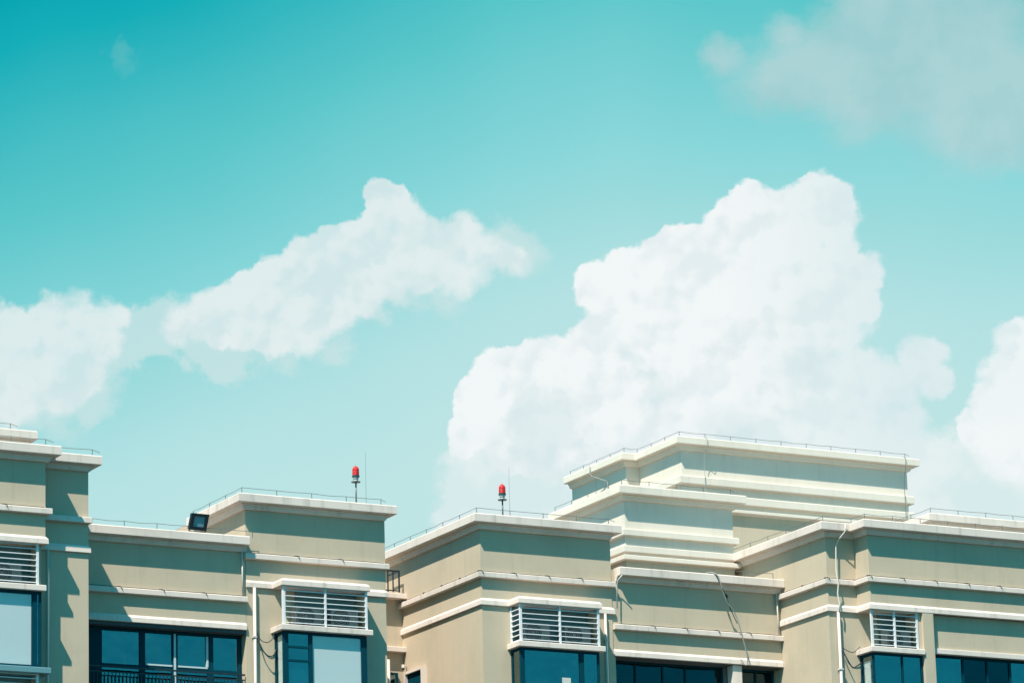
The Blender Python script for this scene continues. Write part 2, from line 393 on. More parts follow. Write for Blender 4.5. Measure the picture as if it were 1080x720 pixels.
# ------------------------------------------------------------------ mesh helpers
class MB:
    def __init__(self):
        self.v, self.f = [], []

    def add(self, vs, fs):
        n = len(self.v)
        self.v += [tuple(p) for p in vs]
        self.f += [tuple(i + n for i in f) for f in fs]
        return self

    def box(self, x0, x1, y0, y1, z0, z1):
        return self.add([(x0, y0, z0), (x1, y0, z0), (x1, y1, z0), (x0, y1, z0), (x0, y0, z1), (x1, y0, z1), (x1, y1, z1), (x0, y1, z1)],
                        [(0, 3, 2, 1), (4, 5, 6, 7), (0, 1, 5, 4), (1, 2, 6, 5), (2, 3, 7, 6), (3, 0, 4, 7)])

    def slat(self, x0, x1, yf, z, depth=.07, drop=.045, t=.014):
        """one louvre blade along x, its outer edge lower"""
        vs = []
        for x in (x0, x1):
            vs += [(x, yf, z - drop), (x, yf, z - drop + t + .012), (x, yf + depth, z + t), (x, yf + depth, z)]
        return self.add(vs, [(0, 1, 2, 3), (7, 6, 5, 4), (0, 4, 5, 1), (1, 5, 6, 2), (2, 6, 7, 3), (3, 7, 4, 0)])

    def slat_y(self, y0, y1, xf, z, depth=.07, drop=.045, t=.014):
        vs = []
        for y in (y0, y1):
            vs += [(xf, y, z - drop), (xf, y, z - drop + t + .012), (xf + depth, y, z + t), (xf + depth, y, z)]
        return self.add(vs, [(3, 2, 1, 0), (4, 5, 6, 7), (1, 5, 4, 0), (2, 6, 5, 1), (3, 7, 6, 2), (0, 4, 7, 3)])

    def sweep(self, path, prof):
        """path: plan corners, outside on the right-hand side of travel; prof: closed (out, z) loop, mitred corners"""
        n = len(path)
        norms = []
        for i in range(n - 1):
            ex, ey = path[i + 1][0] - path[i][0], path[i + 1][1] - path[i][1]
            L = math.hypot(ex, ey)
            norms.append((-(-ey) / L * 1.0, -ex / L))
        rings = []
        for i in range(n):
            if i == 0:
                ox, oy = norms[0]
            elif i == n - 1:
                ox, oy = norms[-1]
            else:
                a, b = norms[i - 1], norms[i]
                k = 1 + a[0] * b[0] + a[1] * b[1]
                ox, oy = (a[0] + b[0]) / k, (a[1] + b[1]) / k
            rings.append([(path[i][0] + ox * o, path[i][1] + oy * o, z) for o, z in prof])
        m = len(prof)
        vs = [p for r in rings for p in r]
        fs = []
        for i in range(n - 1):
            for j in range(m):
                k = (j + 1) % m
                fs.append((i * m + j, i * m + k, (i + 1) * m + k, (i + 1) * m + j))
        fs.append(tuple(range(m - 1, -1, -1)))
        fs.append(tuple((n - 1) * m + j for j in range(m)))
        return self.add(vs, fs)

    def tube(self, pts, r, seg=8, rs=None):
        pts = [Vector(p) for p in pts]
        vs, fs = [], []
        ref = None
        for i, p in enumerate(pts):
            t = (pts[min(i + 1, len(pts) - 1)] - pts[max(i - 1, 0)]).normalized()
            if ref is None:
                ref = t.orthogonal().normalized()
            a = (ref - t * ref.dot(t)).normalized()
            ref = a
            b = t.cross(a)
            rr = rs[i] if rs else r
            for k in range(seg):
                w = 2 * math.pi * k / seg
                q = p + (a * math.cos(w) + b * math.sin(w)) * rr
                vs.append(tuple(q))
        for i in range(len(pts) - 1):
            for k in range(seg):
                l = (k + 1) % seg
                fs.append((i * seg + k, i * seg + l, (i + 1) * seg + l, (i + 1) * seg + k))
        fs.append(tuple(range(seg - 1, -1, -1)))
        fs.append(tuple((len(pts) - 1) * seg + k for k in range(seg)))
        return self.add(vs, fs)

    def lathe(self, c, prof, seg=20):
        vs, fs = [], []
        for r, z in prof:
            for k in range(seg):
                w = 2 * math.pi * k / seg
                vs.append((c[0] + r * math.cos(w), c[1] + r * math.sin(w), c[2] + z))
        for i in range(len(prof) - 1):
            for k in range(seg):
                l = (k + 1) % seg
                fs.append((i * seg + k, i * seg + l, (i + 1) * seg + l, (i + 1) * seg + k))
        fs.append(tuple(range(seg - 1, -1, -1)))
        fs.append(tuple((len(prof) - 1) * seg + k for k in range(seg)))
        return self.add(vs, fs)

    def build(self, name, mat, parent=None, label=None, smooth=False):
        me = bpy.data.meshes.new(name)
        loc = Vector((0, 0, 0))
        if parent is not None:
            base = parent['_base'] if '_base' in parent else (0, 0, 0)
        else:
            xs, ys, zs = zip(*self.v)
            base = ((min(xs) + max(xs)) / 2, (min(ys) + max(ys)) / 2, min(zs))
        me.from_pydata([(x - base[0], y - base[1], z - base[2]) for x, y, z in self.v], [], self.f)
        me.materials.append(mat)
        if smooth:
            for p in me.polygons:
                p.use_smooth = True
        me.validate()
        import bmesh
        b = bmesh.new()
        b.from_mesh(me)
        bmesh.ops.recalc_face_normals(b, faces=b.faces)
        b.to_mesh(me)
        b.free()
        o = bpy.data.objects.new(name, me)
        COL.objects.link(o)
        if parent is not None:
            o.parent = parent
            o['_base'] = list(base)
        else:
            o.location = base
        if label:
            o['label'] = label
        return o


def thing(name, label, cat, base, group=None):
    o = bpy.data.objects.new(name, None)
    COL.objects.link(o)
    o.location = base
    o['_base'] = list(base)
    o['label'] = label
    o['category'] = cat
    if group:
        o['group'] = group
    return o


def tag(o, label, cat, group=None):
    o['label'] = label
    o['category'] = cat
    if group:
        o['group'] = group
    return o


# ------------------------------------------------------------------ ground
g0 = MB().add([(-3000, -3000, 0), (3000, -3000, 0), (3000, 3000, 0), (-3000, 3000, 0)], [(0, 1, 2, 3)])
ground = g0.build('ground', painted('asphalt_ground', (.045, .055, .055), (.03, .04, .04), .95, .5))
ground['kind'] = 'structure'

# ------------------------------------------------------------------ the building
B = thing('apartment_building', 'beige apartment block with white cornices, stepped roof blocks and louvred windows', 'building', (55, 108, 0))

CORN = [(-.06, .24), (.295, .24), (.32, .215), (.32, .012), (.308, 0), (.15, 0), (.15, -.03), (.125, -.045), (.09, -.13), (.075, -.15), (-.06, -.15)]
BAND = [(-.06, .15), (.125, .15), (.14, .135), (.14, .01), (.13, 0), (-.06, 0)]
ZF, Z1, Z2 = 25.95, 24.43, 23.66          # tall wings: fascia foot, upper and lower band foot
ZA, A1, A2 = 24.76, 23.23, 22.48          # low wings
ZP = 27.65                                # roof-level blocks behind
ZD = 32.10                                # tower


def off(prof, z, k=1.0):
    return [(o if o < 0 else o * k, q + z) for o, q in prof]


def cornice(path, z, label=None, mat='trim'):
    return MB().sweep(path, off(CORN, z)).build('cornice', M[mat], B, label)


SPLAY = [(-.06, .20), (.004, .20), (.062, .13), (.068, .008), (.06, 0), (-.06, 0)]


def band(paths, z, k=1.0, label=None, mat='trim', h=None, low=False):
    mb = MB()
    prof = off(SPLAY if low or z in (Z2, A2) else BAND, z, k)
    if h:
        prof = [(o, z + (q - z) * h / .15) for o, q in prof]
    mb.sweep(paths, prof)
    return mb.build('ledge', M[mat], B, label)


def wall(boxes, label=None, mat='wall'):
    mb = MB()
    for b in boxes:
        mb.box(*b)
    return mb.build('wall', M[mat], B, label)


def roof(x0, x1, y0, y1, z):
    return MB().box(x0, x1, y0, y1, z, z + .06).build('roof', M['roof'], B)


YB = 118.0
# left wing: front bay (L1) and pier beside it (L2)
wall([(30, 38.87, 96.7, YB, Z2 + .02, ZF + .2), (30, 38.87, 97.35, YB, 0, Z2 + .02), (30, 38.87, 96.7, 97.35, 0, 16.9)], 'left wing wall')
wall([(38.87, 40.32, 97.35, YB, 0, ZF + .2)], 'shaded pier wall of the left wing')
cornice([(30, 96.7), (38.87, 96.7), (38.87, 97.35), (40.26, 97.35), (40.26, YB)], ZF)
band([(30, 96.7), (38.87, 96.7), (38.87, 97.35), (40.23, 97.35), (40.23, 100.06)], Z1)
band([(30, 96.7), (38.87, 96.7), (38.87, 97.35), (40.30, 97.35), (40.30, 100.06)], Z2)
roof(30, 38.8, 96.8, YB, ZF + .2)
roof(38.81, 40.26, 97.45, YB, ZF + .2)
# low wing A
wall([(40.33, 45.975, 100.0, YB, A2 + .02, ZA + .2), (40.33, 45.975, 102.5, YB, 0, A2 + .02), (40.33, 45.975, 100.0, 102.5, 0, 16.9),
      (40.33, 41.30, 100.0, 102.5, 16.9, A2 + .02)], 'low wing wall with the wide balcony')
cornice([(40.33, 100.0), (45.975, 100.0)], ZA)
band([(40.33, 100.0), (45.975, 100.0)], A1)
band([(40.33, 100.0), (45.975, 100.0)], A2)
MB().box(41.3, 45.975, 100.01, 102.5, A2 - .1, A2 + .015).build('lintel', M['interior'], B)  # coloured dark to stand for the shade under the beam
roof(40.35, 45.97, 100.1, YB, ZA + .2)
# wing B
wall([(45.985, 50.2, 100.003, YB, 0, ZF + .2)], 'wing with the red beacon left of the light well')
cornice([(45.985, 103.2), (45.985, 100.0), (50.12, 100.0), (50.12, YB)], ZF)
band([(45.93, 100.0), (50.12, 100.0), (50.12, YB)], Z1)
BX0, BX1 = 46.81, 49.33
band([(45.985, 100.0), (BX0, 100.0), (BX0, 99.4), (BX1, 99.4), (BX1, 100.0), (50.18, 100.0), (50.18, YB)], Z2)
roof(46.05, 50.15, 100.1, YB, ZF + .2)
# light well link
wall([(50.2, 53.17, 104.9, YB, 0, 24.80)], 'recessed link wall in the light well')
band([(50.2, 104.9), (53.17, 104.9)], 24.68, 2.3)
band([(50.2, 104.9), (53.17, 104.9)], 23.14, 1.6)
# wing C
wall([(53.17, 57.33, 100.0, YB, 0, ZF + .2)], 'wing with the red beacon right of the light well')
cornice([(53.17, YB), (53.17, 100.0), (57.23, 100.0), (57.23, YB)], ZF)
band([(53.17, YB), (53.17, 100.0), (57.26, 100.0), (57.26, 100.4)], Z1)
CX0, CX1 = 54.04, 56.57
band([(53.17, YB), (53.17, 100.0), (CX0, 100.0), (CX0, 99.4), (CX1, 99.4), (CX1, 100.0), (57.33, 100.0), (57.33, 100.02)], Z2)
roof(53.25, 57.25, 100.1, YB, ZF + .2)
# low wing F
wall([(57.34, 62.92, 100.02, YB, A2 + .02, ZA + .2), (57.34, 62.92, 101.7, YB, 0, A2 + .02), (57.34, 62.92, 100.02, 101.7, 0, 16.9),
      (57.34, 57.40, 100.02, 101.7, 16.9, A2 + .02)], 'low wing wall behind the hanging cable')
cornice([(57.46, 100.02), (62.92, 100.02)], ZA)
band([(57.34, 100.02), (62.92, 100.02)], A1)
band([(57.34, 100.02), (62.92, 100.02)], A2)
roof(57.35, 62.9, 100.1, YB, ZA + .2)
MB().box(61.26, 61.56, 100.04, 100.34, 16.9, A2 - .002).build('column', M['trim'], B)
MB().box(57.41, 62.9, 100.03, 101.7, A2 - .02, A2 + .015).build('lintel', M['interior'], B)  # soffit coloured dark to stand for the deep shade of the recess
# right wing E
wall([(62.93, 76.5, 97.45, YB, 0, Z2 + .02), (62.93, 63.9, 97.45, YB, Z2 + .02, ZF + .2), (63.9, 76.5, 96.75, YB, Z2 + .02, ZF + .2),
      (63.9, 76.5, 96.75, 97.45, 0, 16.9)], 'right wing wall')
EP = [(62.93, YB), (62.93, 97.45), (63.9, 97.45), (63.9, 96.75), (76.5, 96.75)]
cornice([(62.93, 102.35)] + EP[1:], ZF)
band([(62.93, 100.5)] + EP[1:], Z1)
band([(62.93, 100.5)] + EP[1:], Z2)
roof(62.98, 76.4, 97.55, YB, ZF + .2)
# right wing lower front: side cheek, column and spandrel panels
MB().box(65.60, 65.96, 96.69, 97.45, 16.9, Z2 - .002).build('column', M['wall'], B)
# roof-level blocks
YW = 102.0
wall([(59.0, 62.66, YW, 106.0, 24.2, 25.75)], 'beige foot of the white roof block')
wall([(59.0, 62.66, YW, 106.0, 25.75, ZP + .2)], 'cream white roof block wall', 'white')
WP = [(59.0, 106.0), (59.0, YW), (62.66, YW), (62.66, 106.0)]
cornice(WP, ZP, 'cream white cornice of the roof block', 'white')
band(WP, 26.45, .9, mat='white', h=.19)
band(WP, 25.97, .6, mat='white', h=.19)
band(WP, 25.74, 1.0, mat='white', h=.13)
roof(59.05, 62.6, YW + .1, 105.9, ZP + .2)
wall([(30, 40.33, YW, YB, ZF + .26, ZP + .2)], 'roof block over the left wing')
cornice([(30, YW), (40.33, YW), (40.33, YB)], ZP, mat='trim')
wall([(69.75, 80, YW, YB, ZF + .26, ZP + .2)], 'roof block over the right wing')
cornice([(69.75, YB), (69.75, YW), (80, YW)], ZP, mat='trim')
roof(69.8, 80, YW + .1, YB, ZP + .2)
# tower
YT, YT1 = 112.33, 115.05
wall([(66.66, 67.17, YT1, 118.7, 0, 29.95), (67.17, 75.88, YT, 118.7, 0, 29.95)], 'beige lower wall of the rear tower')
wall([(66.66, 67.17, YT1, 118.7, 29.95, ZD + .2), (67.17, 75.88, YT, 118.7, 29.95, ZD + .2)], 'cream white upper wall of the rear tower', 'white')
TP = [(66.66, 118.7), (66.66, YT1), (67.17, YT1), (67.17, YT), (75.88, YT), (75.88, 118.7)]
cornice(TP, ZD, 'cream white cornice of the rear tower', 'white')
band(TP, 30.83, 1.1, mat='white', h=.26)
band(TP, 30.28, 1.0, mat='white', h=.26)
band(TP, 30.00, 1.3, mat='white', h=.10)
roof(67.3, 75.8, YT + .1, 118.6, ZD + .2)


# ------------------------------------------------------------------ louvres, bays, windows
def louvre(x0, x1, yf, z0, z1, label=None, mid=True, side=None, blades=7):
    """white slatted screen; side = depth of a slatted left return"""
    fr = MB()
    p = .062
    fr.box(x0, x0 + p, yf, yf + p, z0, z1)
    fr.box(x1 - p, x1, yf, yf + p, z0, z1)
    if mid:
        c = (x0 + x1) / 2
        fr.box(c - p / 2.4, c + p / 2.4, yf - .004, yf + p, z0, z1)
    if side:
        fr.box(x0, x0 + .05, yf + side - .05, yf + side, z0, z1)
    fr.box(x0 + p, x1 - p, yf + .02, yf + p - .01, z0 + .001, z0 + .02)
    fr.box(x0 + p, x1 - p, yf + .02, yf + p - .01, z1 - .03, z1 - .001)
    o = fr.build('louvre_screen', M['slat'], B, label)
    sl = MB()
    step = (z1 - z0) / (blades + .35)
    parts = [(x0 + p, (x0 + x1) / 2 - p / 2), ((x0 + x1) / 2 + p / 2, x1 - p)] if mid else [(x0 + p, x1 - p)]
    for k in range(blades):
        z = z0 + step * (k + .42) + .02
        for a, b in parts:
            sl.slat(a, b, yf + .008, z, drop=.022 + random.uniform(-.004, .004), t=.012)
    sl.build('slats', M['slat'], o)
    if side:
        sy = MB()
        for k in range(blades):
            sy.slat_y(yf + p, yf + side - .05, x0 + .008, z0 + step * (k + .42) + .02)
        sy.build('slats', M['slat'], o)
    return o


def ac_unit(x0, y0, z0):
    u = MB().box(x0, x0 + .82, y0, y0 + .3, z0, z0 + .56).build('air_conditioner', M['unit'], B)
    f = MB()
    c = (x0 + .3, y0 - .012, z0 + .28)
    for r in (.07, .13, .19, .24):
        f.tube([(c[0] + r * math.cos(a), c[1], c[2] + r * math.sin(a)) for a in [i * math.pi / 10 for i in range(21)]], .008, 5)
    f.build('fan_grille', M['rail'], u)
    return u


def window(x0, x1, z0, z1, y, panes, label=None, back=None, frame=.06, bars=(), sidey=None, pane_mat='glass'):
    """frame with fixed panes; panes = list of mullion x; bars = horizontal (xa, xb, z)"""
    fr = MB()
    d = .07
    fr.box(x0, x0 + frame, y, y + d, z0, z1)
    fr.box(x1 - frame, x1, y, y + d, z0, z1)
    fr.box(x0 + frame, x1 - frame, y, y + d, z1 - frame, z1)
    fr.box(x0 + frame, x1 - frame, y, y + d, z0, z0 + frame)
    for q in panes:
        w = q[1] if isinstance(q, tuple) else .06
        q = q[0] if isinstance(q, tuple) else q
        fr.box(q - w / 2, q + w / 2, y - .004, y + d, z0 + frame, z1 - frame)
    for a, b, z in bars:
        fr.box(a, b, y - .002, y + d, z - .03, z + .03)
    o = fr.build('window', M['frame'], B, label)
    a = x0 + frame * .5
    for xe, mt in ([(q[0] if isinstance(q, tuple) else q, (q[2] if isinstance(q, tuple) and len(q) > 2 else pane_mat)) for q in panes] + [(x1 - frame * .5, pane_mat)]):
        # a pane ends at its mullion; the mullion may name the glass of the pane on its left
        tl = (z0 + z1) / 2
        MB().add([(a, y + .030 + random.uniform(-.004, .004), z0 + frame * .5), (xe, y + .030 + random.uniform(-.004, .004), z0 + frame * .5), (xe, y + .036, z0 + frame * .5), (a, y + .036, z0 + frame * .5),
                  (a, y + .030, z1 - frame * .5), (xe, y + .030, z1 - frame * .5), (xe, y + .036, z1 - frame * .5), (a, y + .036, z1 - frame * .5)],
                 [(0, 3, 2, 1), (4, 5, 6, 7), (0, 1, 5, 4), (1, 2, 6, 5), (2, 3, 7, 6), (3, 0, 4, 7)]).build('glass_pane', M[mt], o)
        a = xe
    return o


def blind(x0, x1, y, z0, z1, mat='blind', label=None):
    mb = MB()
    mb.box(x0, x1, y, y + .01, z0, z1)
    return mb.build('blind' if mat == 'blind' else 'curtain', M[mat], B, label)


def curtain(x0, x1, y, z0, z1):
    mb = MB()
    n = max(6, int((x1 - x0) / .04))
    vs, fs = [], []
    for i in range(n + 1):
        x = x0 + (x1 - x0) * i / n
        yy = y + .03 * math.sin(i * 1.9) + .01 * math.sin(i * .7)
        vs += [(x, yy, z0), (x, yy, z1), (x, yy + .006, z1), (x, yy + .006, z0)]
    for i in range(n):
        a = i * 4
        for j in range(4):
            k = (j + 1) % 4
            fs.append((a + j, a + k, a + 4 + k, a + 4 + j))
    fs += [(0, 1, 2, 3), (n * 4 + 3, n * 4 + 2, n * 4 + 1, n * 4)]
    return MB().add(vs, fs).build('curtain', M['curtain'], B)


PITCH = 3.34


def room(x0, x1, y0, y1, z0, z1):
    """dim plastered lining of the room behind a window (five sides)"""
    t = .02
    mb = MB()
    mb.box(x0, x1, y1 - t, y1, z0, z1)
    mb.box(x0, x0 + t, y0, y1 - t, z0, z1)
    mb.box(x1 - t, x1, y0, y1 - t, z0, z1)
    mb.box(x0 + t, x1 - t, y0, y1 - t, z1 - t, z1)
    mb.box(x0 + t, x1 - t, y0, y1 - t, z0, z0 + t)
    return mb.build('room_shade_backing', M['interior'], B)


def bay(x0, x1, yw, yf, zt, label, mull, solid_left=False, bars=(), top=True):
    """projecting bay: louvre z (zt-1.08 .. zt), sill, window below down to the next ledge"""
    depth = yw - yf
    zs = zt - 1.22
    # top slab inside the ledge and the sill ring with its slab
    MB().box(x0 - .02, x1 + .02, yf - .02, yw - .004, zt + .004, zt + .12).build('bay_slab', M['trim'], B)
    s_ = MB().sweep([(x0, yw + .02), (x0, yf), (x1, yf), (x1, yw + .02)], off(BAND, zs, .75))
    s_.box(x0 + .03, x1 - .03, yf + .03, yw - .004, zs + .01, zs + .13)
    s_.build('sill', M['trim'], B, None)
    if solid_left:
        MB().box(x0, x0 + .035, yf + .09, yf + .11, zs + .15, zt - .002).build('side_wall', M['slat'], B)
    louvre(x0, x1, yf, zs + .15, zt - .003, label, True, None if solid_left else depth - .01)
    MB().box(x1 - .05, x1, yf + .09, yw - .004, zs + .15, zt - .003).build('side_wall', M['wall'], B)
    ac_unit(x0 + (.45 if solid_left else .2), yf + .17, zs + .17)
    ac_unit(x0 + 1.5, yf + .17, zs + .17)
    # dark sheet on the back wall, the shelf's shade put into its colour
    MB().box(x0 + (.62 if solid_left else .08), x1 - .06, yw - .03, yw - .006, zs + .15, zt - .003).build('shelf_shade_sheet', M['lining'], B)
    # window body below
    zb = zt - PITCH + .16
    window(x0, x1 - .02, zb, zs - .01, yf + .04, mull, label.replace('louvre screen', 'bay window') if label else None, bars=bars)
    # left return of the glazed bay
    fr = MB()
    fr.box(x0 + .002, x0 + .06, yw - .08, yw - .004, zb, zs - .012)
    fr.box(x0 + .002, x0 + .06, yf + .112, yw - .08, zs - .08, zs - .012)
    fr.box(x0 + .002, x0 + .06, yf + .112, yw - .08, zb, zb + .07)
    f = fr.build('bay_return', M['frame'], B)
    MB().box(x0 + .025, x0 + .031, yf + .112, yw - .08, zb + .07, zs - .08).build('glass_pane', M['clear' if solid_left else 'glass'], f)
    MB().box(x1 - .075, x1 - .021, yf + .115, yw - .004, zb, zs - .012).build('bay_return', M['frame'], B)
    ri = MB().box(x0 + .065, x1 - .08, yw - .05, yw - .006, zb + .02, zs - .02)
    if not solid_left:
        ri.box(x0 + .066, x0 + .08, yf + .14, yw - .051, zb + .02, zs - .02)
    ri.build('room_shade_backing', M['interior'], B)
    # next ledge
    s2 = MB().sweep([(x0, yw + .02), (x0, yf), (x1, yf), (x1, yw + .02)], off(BAND, zt - PITCH, .9))
    s2.box(x0 + .03, x1 - .03, yf + .03, yw - .004, zt - PITCH + .01, zt - PITCH + .14)
    s2.build('sill', M['trim'], B)
    return zs, zb


for k in range(2):
    z = Z2 - PITCH * k
    zs, zb = bay(BX0, BX1, 100.0, 99.4, z, 'louvre screen beside the white drainpipe' if k == 0 else None, [(46.90, .12), (47.63, .10), (49.20, .12, 'clear')], True,
                 [(46.96, 47.58, z - 1.65), (46.96, 47.58, z - 2.02)])
    blind(47.70, BX1 - .17, 99.482, zb + .03, zs - .09)
    blind(47.0, 47.58, 99.52, zb + .03, z - 2.05, 'blind')
    MB().box(BX0 + .045, BX0 + .055, 99.56, 99.86, zb + .1, zs - .1).build('blind', M['blind'], B)
    zs, zb = bay(CX0, CX1, 100.0, 99.4, z, 'louvre screen with a slatted left return' if k == 0 else None, [(54.12, .10), (55.98, .14)])
for k in range(2):
    band([(50.2 if False else 53.17, 102), (53.17, 100.0), (CX0 - .002, 100.0)], Z2 - PITCH * (k + 1), .9)

# left wing bay (flush with the wing front)
for k in range(2):
    z = Z2 - PITCH * k
    zs = z - 1.22
    louvre(34.6, 38.70, 96.72, zs + .15, z - .003, 'wide louvre screen of the left wing' if k == 0 else None, True)
    MB().sweep([(34.0, 96.7), (38.78, 96.7), (38.78, 97.37)], off(BAND, zs, .6)).box(34.0, 38.75, 96.75, 97.36, zs + .01, zs + .13).build('sill', M['trim'], B)
    MB().box(38.71, 38.78, 96.81, 97.36, zs + .15, z - .003).build('side_wall', M['wall'], B)
    ac_unit(35.2, 96.95, zs + .17)
    ac_unit(37.5, 96.95, zs + .17)
    MB().box(34.6, 38.70, 97.31, 97.345, zs + .15, z - .003).build('shelf_shade_sheet', M['lining'], B)
    zb = z - PITCH + .16
    window(34.0, 38.78, zb, zs - .01, 96.74, [(36.3, .1, 'clear'), (38.60, .12, 'clear')], 'pale curtained window of the left wing' if k == 0 else None)
    MB().box(38.70, 38.775, 96.815, 97.345, zb, zs - .012).build('bay_return', M['frame'], B)
    blind(34.1, 38.52, 96.785, zb + .06, zs - .09)
    MB().box(34.0, 38.6, 97.3, 97.345, zb, zs - .02).build('room_shade_backing', M['interior'], B)
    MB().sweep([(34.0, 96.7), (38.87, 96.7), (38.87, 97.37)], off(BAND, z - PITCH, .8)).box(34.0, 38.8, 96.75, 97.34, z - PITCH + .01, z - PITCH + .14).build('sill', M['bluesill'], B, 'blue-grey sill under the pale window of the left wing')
wall([(30, 34.0, 96.72, 97.35, 16.9, Z2 + .018)])

# right wing louvre and bay
for k in range(2):
    z = Z2 - PITCH * k
    zs = z - 1.22
    louvre(63.90, 65.48, 96.77, zs + .15, z - .003, 'narrow louvre screen of the right wing' if k == 0 else None, True)
    MB().sweep([(63.9, 97.47), (63.9, 96.75), (65.595, 96.75)], off(BAND, zs, .75)).box(63.93, 65.59, 96.78, 97.44, zs + .01, zs + .13).build('sill', M['trim'], B)
    ac_unit(64.55, 97.0, zs + .17)
    MB().box(65.485, 65.595, 96.79, 97.44, zs + .15, z - .003).build('side_wall', M['wall'], B)
    MB().box(64.55, 65.48, 97.41, 97.445, zs + .15, z - .003).build('shelf_shade_sheet', M['lining'], B)
    zb = z - PITCH + .16
    window(63.905, 65.59, zb, zs - .01, 96.79, [(64.9, .045)], 'bay window beside the beige column' if k == 0 else None)
    fr = MB()
    fr.box(63.905, 63.965, 97.38, 97.446, zb, zs - .012)
    fr.box(63.905, 63.965, 96.862, 97.38, zs - .08, zs - .012)
    fr.box(63.905, 63.965, 96.862, 97.38, zb, zb + .07)
    fr = fr.build('bay_return', M['frame'], B)
    MB().box(63.93, 63.936, 96.862, 97.38, zb + .07, zs - .08).build('glass_pane', M['clear'], fr)
    MB().box(63.945, 63.955, 97.0, 97.3, zb + .1, zs - .2).build('blind', M['blind'], B)
    MB().box(64.02, 65.58, 97.39, 97.445, zb, zs - .02).build('room_shade_backing', M['interior'], B)
    curtain(65.0, 65.5, 97.1, zb + .05, zs - .1)
    # spandrel panel and wide window
    MB().box(65.965, 76.4, 96.88, 97.44, z - 1.12, z - .003).build('panel', M['wall'], B)
    MB().sweep([(65.965, 96.88), (76.4, 96.88)], off(BAND, z - 1.13, .5)).build('sill', M['trim'], B)
    window(65.965, 72.4, zb - .1, z - 1.135, 97.02, [(67.12, .05), (67.95, .05, 'dark'), (68.75, .07, 'dark'), (70.6, .06)], 'wide dark window of the right wing' if k == 0 else None)
    MB().box(65.98, 76.4, 97.40, 97.445, zb - .1, z - 1.15).build('room_shade_backing', M['interior'], B)
    curtain(66.05, 66.95, 97.2, zb, z - 1.2)
    curtain(68.75, 69.6, 97.2, zb, z - 1.2)
    wall([(72.41, 76.4, 97.0, 97.44, zb - .12, z - 1.14)])
wall([(63.98, 76.4, 96.8, 97.44, Z2 - 2 * PITCH - .4, Z2 - 2 * PITCH + .04)])

# balcony of low wing A
for k in range(2):
    z = A2 - PITCH * k
    zf = z - 2.36
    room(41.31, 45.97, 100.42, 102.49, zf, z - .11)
    w = window(41.31, 45.97, zf, z - .105, 100.30, [(41.66, .52), (43.08, .16), (44.02, .16), (45.06, .16), (45.9, .08)],
               'wide balcony window in four panes' if k == 0 else None, bars=[(41.37, 45.9, zf + 1.26)], frame=.08)
    sh = MB()
    for a, b in ((43.17, 43.94), (44.11, 44.97)):
        sh.box(a, b, 100.285, 100.33, zf + 1.30, zf + 1.345)
    sh.box(43.98, 44.04, 100.275, 100.29, zf + .05, z - .17)
    sh.box(44.93, 44.985, 100.28, 100.33, zf + 1.345, z - .19)
    sh.build('sash', M['sash'], w)
    curtain(42.78, 42.99, 100.55, zf + .05, z - .2)
    curtain(44.0, 44.12, 100.55, zf + .05, z - .2)
    curtain(41.5, 42.0, 100.75, zf + .05, z - .2)
    MB().box(41.305, 45.97, 99.98, 102.49, zf - .14, zf - .004).build('floor_slab', M['trim'], B)
    MB().box(41.305, 45.97, 100.02, 100.18, zf - .98, zf - .145).build('panel', M['wall'], B)
    r = MB()
    r.box(41.32, 45.95, 100.03, 100.075, zf + 1.13, zf + 1.175)
    r.box(41.32, 45.95, 100.04, 100.065, zf + 1.0, zf + 1.03)
    r.box(41.32, 45.95, 100.04, 100.065, zf + .08, zf + .11)
    x = 41.36
    while x < 45.93:
        r.box(x, x + .02, 100.042, 100.062, zf + .111, zf + .999)
        x += .105
    r.build('railing', M['rail'], B, 'black balcony railing' if k == 0 else None)

# recessed balcony of low wing F
for k in range(2):
    z = A2 - PITCH * k
    zf = z - 2.36
    window(57.41, 61.2, zf, z - .025, 100.5, [(58.3, .04), (59.2, .04), (59.95, .05)], 'dark window of the recessed balcony' if k == 0 else None, pane_mat='dark')
    window(61.6, 62.9, zf, z - .025, 100.5, [(62.3, .06)], pane_mat='dark')
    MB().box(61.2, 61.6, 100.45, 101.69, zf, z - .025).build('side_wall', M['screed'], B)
    MB().box(57.41, 62.9, 101.64, 101.69, zf, z - .12).build('room_shade_backing', M['interior'], B)
    MB().box(57.405, 62.915, 100.0, 101.69, zf - .14, zf - .004).build('floor_slab', M['trim'], B)
    MB().box(57.405, 62.915, 100.05, 100.2, zf - .98, zf - .145).build('panel', M['wall'], B)
    curtain(60.15, 61.1, 100.8, zf + .05, z - .2)

# light-well windows
window(50.9, 52.95, 20.6, 22.55, 104.80, [(52.1, .08), (52.6, .06)], 'small dark window in the light well')
wy = MB()
for b in ((53.02, 53.17, 103.45, 103.53, 20.9, 22.45), (53.02, 53.17, 104.50, 104.58, 20.9, 22.45), (53.02, 53.17, 103.45, 104.58, 22.45, 22.53), (53.02, 53.17, 103.53, 104.50, 20.9, 20.98)):
    wy.box(*b)
ws = wy.build('window', M['trim'], B, 'white surround window on the light-well side')
MB().box(53.10, 53.165, 103.53, 104.50, 20.98, 22.449).build('glass_pane', M['frame'], ws)


# ------------------------------------------------------------------ drainpipes (fixed to the building)
def pipe(pts, r, label=None, clips=(), mat='pvc'):
    o = MB().tube(pts, r, 10).build('drainpipe', M[mat], B, label, smooth=True)
    if clips:
        c = MB()
        for x, y, z in clips:
            c.box(x - r - .02, x + r + .02, y - r - .012, y + r + .03, z - .02, z + .02)
        c.build('clip', M['pvc'], o)
    return o


